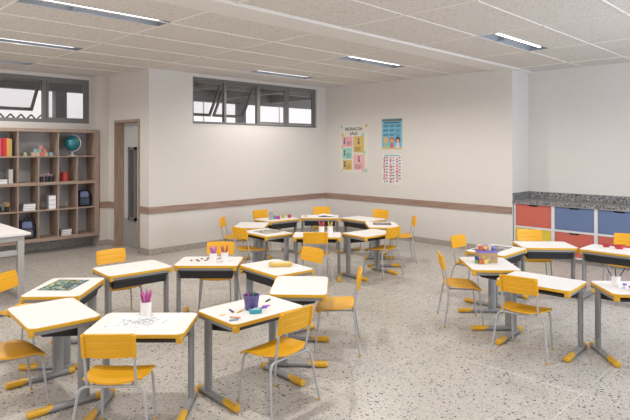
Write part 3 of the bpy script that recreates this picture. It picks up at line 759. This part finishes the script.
def make_chair(label):
    t = thing('student_chair', label, 'chair', (0, 0, 0), 0, 'yellow pupils chairs')
    # seat
    def f(u, v):
        k = .22
        hw = .185*(1-.05*(v < 0)*(-v))
        x = u*hw*math.sqrt(1-k*v*v*.55); y = .005+v*.172*math.sqrt(1-k*u*u)
        z = .366+.016*u*u*(1-.4*v) - (.030*max(0, v-.45)**2/.3) + .012*max(0, -v-.3)
        return (x, y, z)
    link('seat', surf(new(), f, 18, 14, .011), M['chair_yellow'], t, True)
    zt = .352; r = .0088
    for s in (-1, 1):
        l = link('leg', tube(new(), fillet([(s*.228, -.205, .004), (s*.186, -.152, zt-.004), (0, -.146, zt-.004)], .055, 7), r, 10), M['chairsteel'], t, True)
        link('foot_tip', tube(new(), [(s*.2285, -.2056, 0), (s*.2265, -.203, .013)], .0105, 10), M['desk_yellow'], l, True)
        l = link('leg', tube(new(), fillet([(s*.168, .175, .004), (s*.158, .135, zt-.013), (0, .13, zt-.013)], .045, 7), r, 10), M['chairsteel'], t, True)
        link('foot_tip', tube(new(), [(s*.1682, .1758, 0), (s*.1680, .173, .013)], .0105, 10), M['desk_yellow'], l, True)
        link('seat_rail', tube(new(), [(s*.11, -.146, zt-.004), (s*.11, .13, zt-.013)], .0075, 8), M['chairsteel'], t, True)
        link('backrest_post', tube(new(), fillet([(s*.140, -.147, zt-.006), (s*.142, -.165, .42), (s*.142, -.207, .64)], .06, 5), .0082, 10), M['chairsteel'], t, True)
    # backrest
    def g(u, v):
        zz = .600+.073*v; x = u*.155*math.sqrt(1-.06*v*v)
        zz += -.008*u*u*(1 if v > 0 else -1)*abs(v)*.6
        y = -.200-.19*(zz-.60)-.016*(1-u*u)
        for gz in (-.30, .34):
            if abs(v-gz) < .035: y += .0022
        return (x, y, zz)
    vs = None
    b = new()
    surf(b, g, 16, 40, .011)
    bk = link('backrest', b, M['chair_yellow'], t, True)
    for s in (-1, 1):
        link('post_sleeve', tube(new(), [(s*.142, -.1895, .531), (s*.142, -.2125, .664)], [.0135, .0135], 10), M['chair_yellow'], bk, True)
    return t

DESKS = [('L', 225, 'white desk with a pencil drawing and a white cup of pink pencils, nearest the camera'),
         ('L', 270, 'white desk with the purple bucket and scattered crayons'),
         ('L', 315, 'empty white desk right behind the purple bucket desk'),
         ('L', 0, 'white desk carrying the yellow pencil case, right of centre'),
         ('L', 45, 'white desk carrying two white pencil cups and small wooden letters'),
         ('L', 90, 'empty white desk at the far left of the near ring, before the corridor door'),
         ('L', 135, 'white desk with the dark picture puzzle lying on it'),
         ('L', 180, 'empty off-white desk at left between the puzzle desk and the drawing desk'),
         ('R', 225, 'white desk at the right edge with the white brush cup'),
         ('R', 180, 'empty white desk behind the chair in the right foreground'),
         ('R', 135, 'white desk carrying the cardboard box of toys'),
         ('R', 90, 'white desk with the dark picture sheet, behind the toy box desk'),
         ('R', 45, 'empty white desk in front of the yellow and red cabinet'),
         ('R', 0, 'white desk at the right edge with two red paper boats'),
         ('M', 225, 'white desk with the red and yellow pencil cups in the middle ring'),
         ('M', 270, 'empty white desk at the near right of the middle ring'),
         ('M', 315, 'white desk with a dark picture strip, at the right of the middle ring'),
         ('M', 0, 'empty white desk at the far right of the middle ring'),
         ('M', 45, 'white desk with the open book and pink note, in the far room corner'),
         ('M', 90, 'white desk with coloured cubes and the clear pencil cup in the middle ring'),
         ('M', 135, 'empty white desk at the left end of the middle ring'),
         ('M', 180, 'white desk with the scattered picture cards, near left of the middle ring')]
POSE = {('L', 225): (1.802, 3.364, 224.7), ('L', 270): (2.512, 3.120, 268.4), ('L', 315): (3.230, 3.363, 312.2), ('L', 0): (3.557, 4.040, -5.4), ('L', 45): (3.264, 4.728, 44.4), ('L', 90): (2.568, 5.001, 85.5), ('L', 135): (1.820, 4.708, 137.2), ('L', 180): (-.015+1.492, 4.043, 175.5), ('R', 180): (4.812, 1.991, 182.0), ('R', 135): (5.149, 2.656, 132.4), ('R', 90): (5.909, 2.950, 91.0), ('R', 45): (6.617, 2.699, 41.6), ('R', 0): (6.832, 1.992, -0.6), ('R', 225): (5.126, 1.303, 221.5), ('M', 225): (5.264, 5.154, 223.2), ('M', 270): (5.876, 4.761, 265.2), ('M', 315): (6.636, 5.139, 315.4), ('M', 0): (6.982, 5.796, -2.6), ('M', 45): (6.695, 6.493, 43.4), ('M', 90): (5.979, 6.769, 85.5), ('M', 135): (5.228, 6.495, 131.0), ('M', 180): (4.930, 5.800, 175.6)}
PLAN = .9623          # survey of the desks and their contents, brought to the true desk height
proto = None
for rg, a, lab in DESKS:
    x, y, ang = POSE[(rg, a)]; p = Vector((x, y, 0)); rz = radians(ang+90)
    if proto is None: proto = make_desk(lab); proto.location = p; proto.rotation_euler = (0, 0, rz)
    else: dup(proto, p, rz, lab)

# chairs: top centre of the backrest and the facing angle
CH = [(1.41, 3.04, 46, 'yellow chair seen from behind at the near drawing desk'),
      (2.50, 2.63, 93, 'yellow chair at the desk with the purple bucket, in the centre foreground'),
      (3.70, 3.10, 131, 'yellow chair seen edge-on, seat under the empty desk behind the bucket desk'),
      (1.005, 4.05, 0, 'yellow chair cut by the left edge in the foreground, only its seat showing'),
      (1.48, 5.14, -51, 'yellow chair cut by the left edge, beside the puzzle desk'),
      (2.61, 5.56, -91, 'yellow chair behind the empty far-left desk, before the bookshelf'),
      (3.69, 5.13, -135, 'yellow chair behind the desk with two white pencil cups'),
      (4.15, 4.13, 180, 'yellow chair with tilted look behind the pencil case desk'),
      (4.93, 4.86, 45, 'yellow chair seen from behind at the desk of red and yellow pencil cups'),
      (5.99, 4.44, 92, 'yellow chair at the near right desk of the middle ring'),
      (7.13, 4.89, 133, 'yellow chair edge-on at the right end of the middle ring, by the poster wall'),
      (7.55, 5.87, 186, 'yellow chair behind the far right desk of the middle ring'),
      (7.15, 6.90, -130, 'yellow chair in the far corner behind the open book desk'),
      (6.06, 7.30, -92, 'yellow chair against the wall behind the coloured cubes desk'),
      (4.99, 6.91, -49, 'yellow chair in profile at the left end of the middle ring, by the wall'),
      (4.51, 5.86, -1, 'yellow chair turned away, in front of the picture cards desk'),
      (4.40, 2.01, 7, 'yellow chair seen from behind in the right foreground'),
      (4.83, 3.01, -50, 'yellow chair in side view at the toy box desk'),
      (5.97, 3.48, -91, 'yellow chair by the poster wall behind the picture sheet desk'),
      (7.04, 3.07, -140, 'yellow chair standing before the yellow cabinet door'),
      (7.53, 2.05, 180, 'yellow chair at the right edge behind the red paper boats'),
      (4.89, .91, 45, 'yellow chair beyond the right edge with one grey leg showing')]
proto = None
for x, y, a, lab in CH:
    fx, fy = cos(radians(a)), sin(radians(a)); p = (x+.213*fx, y+.213*fy, 0); rz = radians(a-90)
    if proto is None: proto = make_chair(lab); proto.location = p; proto.rotation_euler = (0, 0, rz)
    else: dup(proto, p, rz, lab)

# ------------------------------------------------------------------ things on the desks
Z = DH
before_items = set(o.name for o in C.objects)
cupw = (.78, .75, .73)
# near drawing desk
o = link('paper_sheet', box(new(), -.21, .21, -.15, .15, 0, .001), M['paper'], loc=(1.885, 3.51, Z), rot=(0, 0, radians(-45))); tag(o, 'white paper with a faint pencil drawing on the nearest desk', 'paper')
b = new(); rnd = random.Random(11)
for k in range(170):
    cx, cy = rnd.gauss(-.02, .10), rnd.gauss(.0, .06); 
    if abs(cx) > .19 or abs(cy) > .13: continue
    a0 = rnd.random()*6.28; L = .008+.02*rnd.random(); r_ = .02+.03*rnd.random()
    pts = [(cx+r_*(cos(a0+q*L/r_)-cos(a0)), cy+r_*(sin(a0+q*L/r_)-sin(a0)), .0012) for q in range(3)]
    tube(b, pts, .0013, 4)
pm = link('pencil_marks', b, cmat('graphite', (.33, .34, .37), .7), o); pm['kind'] = 'stuff'
cup(1.97, 3.64, Z, .038, .095, cupw, 'white cup of pink pencils on the drawing desk', 'white pencil cups', taper=.95)
cup_pencils(1.97, 3.64, Z, .038, .095, [(.50, .06, .25), (.42, .10, .34), (.55, .08, .30), (.38, .04, .22), (.52, .14, .36), (.45, .05, .28), (.5, .1, .3)], .165, .0078, 'pink or magenta pencil in the white cup on the nearest desk', 'pink pencils on the nearest desk', seed=9, tip=False)
# purple bucket
bk = cup(2.595, 3.225, Z, .057, .10, (.11, .085, .24), 'purple bucket of crayons on the centre desk', name='bucket', taper=.78, cat='bucket')
link('rim', lathe(new(), [(.056, .096), (.061, .096), (.061, .103), (.056, .103), (.056, .096)], 24), cmat('cup_plastic', (.14, .11, .30), .35), bk, True)
cr = [((.05, .25, .06), 'green'), ((.45, .05, .15), 'crimson'), ((.05, .06, .2), 'navy')]
for k, (c, nm) in enumerate(cr):
    a = (.2, 2.6, 1.4)[k]
    stick((2.595-.015*cos(a), 3.225-.015*sin(a), Z+.014), (2.595+.035*cos(a), 3.225+.035*sin(a), Z+.125), .006, c, nm+' crayon standing in the purple bucket', 'crayons in the purple bucket', 'crayon', 'crayon', tipcol=c)
def crayon(x0, y0, x1, y1, c, nm):
    stick((x0, y0, Z+.0062), (x1, y1, Z+.0062), .006, c, nm, 'crayons lying on the centre desk', 'crayon', 'crayon', tipcol=c)
PP = lambda px, py: None
CR = [((.03, .03, .10), 'dark blue crayon left of the purple bucket'), ((.75, .60, .20), 'yellow crayon left of the purple bucket'), ((.75, .30, .20), 'orange-pink crayon near the front edge of the bucket desk'),
      ((.22, .36, .50), 'light blue crayon nearest the front edge of the bucket desk'), ((.03, .03, .035), 'black crayon behind the bucket near the rear edge'), ((.52, .15, .55), 'violet crayon right of the bucket'), ((.12, .10, .38), 'indigo crayon beside the violet one'), ((.80, .68, .40), 'pale yellow crayon at the left end of the bucket desk')]
CP = [(2.462, 3.313, 2.44, 3.236), (2.458, 3.217, 2.523, 3.239), (2.355, 3.165, 2.398, 3.098), (2.302, 3.105, 2.368, 3.083),
      (2.79, 3.291, 2.861, 3.319), (2.683, 3.206, 2.743, 3.186), (2.648, 3.177, 2.697, 3.166), (2.33, 3.245, 2.375, 3.246)]
for (c, nm), q in zip(CR, CP): crayon(*q, c, nm)
t = thing('sharpener_box', 'small teal and white box with a dark blue top in front of the purple bucket', 'box', (2.555, 3.13, Z), radians(-30))
link('box_body', box(new(), -.042, .042, -.028, .028, 0, .026, .004), cmat('teal_plastic', (.04, .32, .38), .4), t)
link('clear_lid', box(new(), -.028, .028, -.020, .020, .026, .030, .001), cmat('pale_lid', (.45, .62, .66), .3), t)
link('blue_knob', lathe(new(), [(0, .026), (.013, .026), (.013, .042), (0, .042)], 16, (-.022, .012)), cmat('navy_plastic', (.02, .03, .12), .4), t, True)
# two cups and letters
cup(3.375, 4.825, Z, .037, .095, cupw, 'white cup of lilac pencils on the desk behind', 'white pencil cups', taper=.95)
cup_pencils(3.375, 4.825, Z, .037, .095, [(.45, .15, .42)]*7, .16, .0078, 'lilac pencil in the left cup of the two-cup desk', 'lilac pencils', seed=12, tip=False)
cup(3.49, 4.785, Z, .037, .095, cupw, 'white cup of orange-red pencils on the two-cup desk', 'white pencil cups', taper=.95)
cup_pencils(3.49, 4.785, Z, .037, .095, [(.50, .14, .06), (.55, .22, .10), (.45, .10, .06), (.5, .2, .12), (.48, .12, .05)], .16, .0078, 'orange-red pencil in the right cup of the two-cup desk', 'orange-red pencils', seed=13, tip=False)
k = 0
for (x, y) in ((3.323, 5.052), (3.393, 5.057), (3.369, 4.961), (3.46, 5.043), (3.553, 4.949), (3.30, 4.985), (3.26, 5.06), (3.42, 4.99), (3.50, 4.93)):
    b = text_bm('aenrsotil'[k], .06, .004); 
    o = link('wooden_letter', b, cmat('letter_paint', (.20, .07, .06), .5), loc=(x, y, Z+.004), rot=(0, 0, radians(-45+random.Random(k).uniform(-40, 40))))
    tag(o, 'small dark red wooden letter lying beside the two white cups', 'letter', 'wooden letters beside the cups'); k += 1
# yellow pencil case
t = thing('pencil_case', 'open yellow pencil case with pale lining on the desk right of centre', 'pencil case', (3.747, 4.19, Z), radians(-35))
rings_ = [[(px, py, z) for px, py in rrect(hx, hy, .03)] for z, hx, hy in ((0, .10, .045), (.02, .115, .055), (.034, .112, .052), (.038, .10, .045))]
link('case_body', loft(new(), rings_), cmat('case_yellow', (.62, .42, .10), .45), t, True)
link('case_lining', loft(new(), [[(px, py, z) for px, py in rrect(hx, hy, .02)] for z, hx, hy in ((.0381, .085, .034), (.042, .075, .026))]), cmat('case_lining', (.72, .58, .32), .5), t, True)
# puzzle picture sheet
def picture(loc, rz, w_, d_, m, label):
    t = thing('picture_sheet', label, 'picture', loc, rz)
    link('sheet', box(new(), -w_/2, w_/2, -d_/2, d_/2, 0, .002), cmat('sheet_edge_dark', (.04, .045, .05), .6), t)
    link('printed_picture', box(new(), -w_/2+.008, w_/2-.008, -d_/2+.008, d_/2-.008, .002, .0028), m, t); return t
t = picture((1.905, 4.953, Z), radians(42), .36, .27, collage('puzzle_print', [(.02, .04, .05), (.45, .40, .14), (.03, .06, .05), (.06, .22, .24), (.30, .36, .40), (.03, .03, .04), (.20, .24, .05), (.02, .05, .06), (.05, .10, .12)], 34), 'dark picture puzzle with yellow and teal patches on the left desk')
picture((6.96, 5.39, Z), radians(40), .27, .27, collage('strip_print', [(.15, .12, .12), (.40, .34, .33), (.08, .07, .08), (.33, .12, .10), (.2, .18, .2)], 45), 'long dark picture strip on the right desk of the middle ring')
picture((6.16, 3.13, Z), radians(2), .44, .28, collage('photo_print', [(.10, .09, .09), (.35, .31, .30), (.05, .05, .06), (.50, .46, .44), (.16, .14, .13)], 22), 'dark photo collage sheet on the desk behind the toy box')
t = picture((5.18, 6.05, Z), radians(85), .30, .29, collage('cards_print', [(.50, .48, .42), (.10, .11, .09), (.38, .36, .28), (.18, .20, .10), (.60, .57, .53), (.28, .22, .12)], 34), 'sheet of scattered grey-green picture cards, near left of the middle ring')
# toy box + cubes
t = thing('toy_box', 'brown cardboard box full of colourful toys on the right ring', 'box', (5.40, 2.81, Z), radians(-45))
b = new(); hx, hy, hh = .095, .06, .10
box(b, -hx, hx, -hy, hy, 0, .004); box(b, -hx, hx, -hy, -hy+.004, .004, hh); box(b, -hx, hx, hy-.004, hy, .004, hh); box(b, -hx, -hx+.004, -hy+.004, hy-.004, .004, hh); box(b, hx-.004, hx, -hy+.004, hy-.004, .004, hh)
link('carton', b, cmat('cardboard', (.42, .27, .12), .8), t)
link('purple_band', box(new(), -hx-.001, hx+.001, -hy-.001, hy+.001, hh-.0001, hh+.022), cmat('purple_lining', (.20, .15, .45), .6), t)
for k, (x, c) in enumerate(((-.045, (.60, .45, .10)), (.045, (.20, .18, .42)), (.01, (.62, .46, .2)))):
    link('printed_patch', prism(new(), disc(x, .055-.02*(k == 2), .013, 5), -hy-.0015, -hy-.0002, 'y'), cmat('patch', c, .6), t)
rnd = random.Random(5)
tc_ = [((.55, .12, .10), 'red'), ((.65, .45, .12), 'yellow'), ((.60, .45, .38), 'beige'), ((.18, .20, .45), 'blue'), ((.65, .58, .50), 'cream'), ((.50, .18, .25), 'pink'), ((.35, .22, .45), 'purple'), ((.6, .3, .15), 'orange')]
R45 = Matrix.Rotation(radians(-45), 4, 'Z')
for k, (c, nm) in enumerate(tc_):
    lx, ly = -.068+.045*(k % 4), (-.026 if k < 4 else .026)
    p = R45 @ Vector((lx, ly, 0))
    bm = new(); bmesh.ops.create_icosphere(bm, subdivisions=2, radius=.023) if k % 2 else box(bm, -.02, .02, -.02, .02, -.023, .023, .005)
    o = link('small_toy', bm, cmat('toy_plastic', c), loc=(5.40+p.x, 2.81+p.y, Z+.1445), smooth=bool(k % 2)); tag(o, nm+' small toy on top of the cardboard toy box', 'toy', 'toys in the cardboard box')
for (x, y, z, c, nm) in ((5.271, 2.85, 0, (.16, .42, .16), 'green toy cube left of the cardboard box'), (5.271, 2.85, .034, (.03, .05, .22), 'navy toy cube on top of the green cube'), (5.274, 2.80, 0, (.58, .13, .06), 'orange-red toy cube before the cardboard box'), (5.303, 2.762, 0, (.66, .55, .15), 'yellow toy cube before the cardboard box')):
    s_ = .017 if z == 0 and 'green' in nm or 'navy' in nm else .021
    o = link('toy_cube', box(new(), -s_, s_, -s_, s_, 0, 2*s_, .003), cmat('block_paint', c), loc=(x, y, Z+z), rot=(0, 0, .4)); tag(o, nm, 'toy cube', 'toy cubes by the cardboard box')
# red paper boats
for k, (x, y, s_) in enumerate(((7.22, 2.20, .72), (7.19, 2.05, .9))):
    t = thing('paper_boat', ['smaller red paper boat, left of the pair at the right edge', 'larger red paper boat, right of the pair at the right edge'][k], 'paper boat', (x, y, Z), radians(-50), 'red paper boats')
    b = new(); P = [(-.075, 0, .06), (-.035, -.018, 0), (.035, -.018, 0), (.075, 0, .06), (.035, .018, 0), (-.035, .018, 0), (0, -.03, .045), (0, .03, .045)]
    v = [b.verts.new(Vector(p)*s_) for p in P]
    for f in ((0, 1, 6), (1, 2, 6), (2, 3, 6), (0, 7, 5), (5, 7, 4), (4, 7, 3), (1, 5, 4, 2), (0, 5, 1), (3, 2, 4)): b.faces.new([v[i] for i in f])
    link('hull', b, cmat('red_paper', (.42, .03, .03), .6), t)
    b = new(); v = [b.verts.new(Vector(p)*s_) for p in ((-.03, 0, .01), (.03, 0, .01), (0, -.006, .062), (0, .006, .062))]
    for f in ((0, 1, 2), (1, 0, 3), (0, 2, 3), (1, 3, 2)): b.faces.new([v[i] for i in f])
    link('sail', b, cmat('red_paper', (.42, .03, .03), .6), t)
# brush cup and paints
cup(5.235, 1.52, Z, .034, .085, cupw, 'white cup with dark brushes at the right edge', 'white pencil cups', taper=.97)
for k, (a, hor) in enumerate(((radians(135), .075), (radians(30), .012), (radians(-42), .085))):
    stick((5.235-.014*cos(a), 1.52-.014*sin(a), Z+.012), (5.235+hor*cos(a), 1.52+hor*sin(a), Z+.155), .0042, (.02, .022, .028), ['left', 'middle', 'right'][k]+' dark paintbrush in the white cup at the right edge', 'paintbrushes in the cup', 'paintbrush', 'paintbrush', tipcol=(.02, .02, .02))
def jar(x, y, c, nm, lid=True):
    t = thing('paint_jar', nm, 'paint jar', (x, y, Z), 0, 'small paint jars')
    link('jar_body', lathe(new(), [(0, 0), (.016, 0), (.017, .004), (.017, .024), (.014, .028), (0, .028)], 16), cmat('jar_white', (.66, .64, .68), .3), t, True)
    link('jar_lid', lathe(new(), [(0, .028), (.016, .028), (.016, .040), (0, .040)], 16), cmat('jar_lid', c, .4), t, True)
jar(5.205, 1.44, (.20, .18, .55), 'tiny paint jar with violet lid beside the brush cup')
jar(5.15, 1.38, (.45, .12, .10), 'tiny paint jar with red lid at the right frame edge')
stick((5.33, 1.37, Z+.0055), (5.22, 1.33, Z+.0055), .005, (.02, .05, .05), 'dark brush lying beside the paint jars', 'loose brush', 'paintbrush', 'paintbrush')
# middle ring
cup(5.60, 5.40, Z, .038, .095, cupw, 'white cup of red pencils on the middle ring', 'white pencil cups', taper=.95)
cup_pencils(5.60, 5.40, Z, .038, .095, [(.50, .05, .05), (.42, .04, .06), (.55, .09, .08), (.4, .03, .04), (.5, .12, .1)], .16, .0078, 'red pencil in the white cup on the middle ring', 'red pencils', seed=21, tip=False)
cup(5.69, 5.32, Z, .038, .095, cupw, 'white cup of yellow pencils on the middle ring', 'white pencil cups', taper=.95)
cup_pencils(5.69, 5.32, Z, .038, .095, [(.60, .36, .06), (.5, .32, .1), (.62, .42, .12), (.55, .3, .05)], .16, .0078, 'yellow pencil in the white cup on the middle ring', 'yellow pencils', seed=22, tip=False)
cup(6.08, 7.03, Z, .036, .11, (.36, .34, .32), 'grey pencil cup beside the coloured cubes', name='cup', taper=.97)
cup_pencils(6.08, 7.03, Z, .036, .11, [(.52, .38, .22), (.45, .34, .22), (.35, .33, .32)], .17, .005, 'pale wooden pencil in the grey cup', 'pale wooden pencils', seed=23)
for x, y, z, c, nm in ((6.20, 7.08, 0, (.16, .32, .50), 'light blue'), (6.19, 6.98, 0, (.45, .06, .28), 'magenta'), (6.36, 7.05, 0, (.45, .42, .10), 'olive yellow'), (6.45, 6.985, 0, (.42, .05, .07), 'red')):
    o = link('toy_cube', box(new(), -.026, .026, -.026, .026, 0, .052, .004), cmat('block_paint', c), loc=(x, y, Z+z), rot=(0, 0, .5)); tag(o, nm+' cube beside the grey pencil cup in the middle ring', 'toy cube', 'coloured cubes in the middle ring')
t = thing('open_book', 'open dark-framed book on the far corner desk', 'book', (7.05, 6.68, Z), radians(-45))
link('cover', box(new(), -.13, .13, -.09, .09, 0, .004), cmat('book_cover', (.04, .045, .06)), t)
for s in (-1, 1): link('pages', surf(new(), lambda u, v, s=s: (s*(.0625+.0605*u), v*.083, .016+.006*(1-u*u)-.006*u), 8, 2, .010), M['paper'], t, True)
o = link('paper_sheet', box(new(), -.10, .10, -.07, .07, 0, .001), M['paper'], loc=(6.90, 6.84, Z), rot=(0, 0, radians(-45))); tag(o, 'white sheet beside the open book on the far corner desk', 'paper')
o = link('paper_note', box(new(), -.03, .03, -.03, .03, 0, .008), cmat('pink_note', (.65, .25, .27)), loc=(6.80, 6.95, Z), rot=(0, 0, radians(-30))); tag(o, 'small pink note pad on the far corner desk', 'note pad')

for o in C.objects:
    if o.name not in before_items and o.parent is None and 'category' in o:
        o.location.x *= PLAN; o.location.y *= PLAN
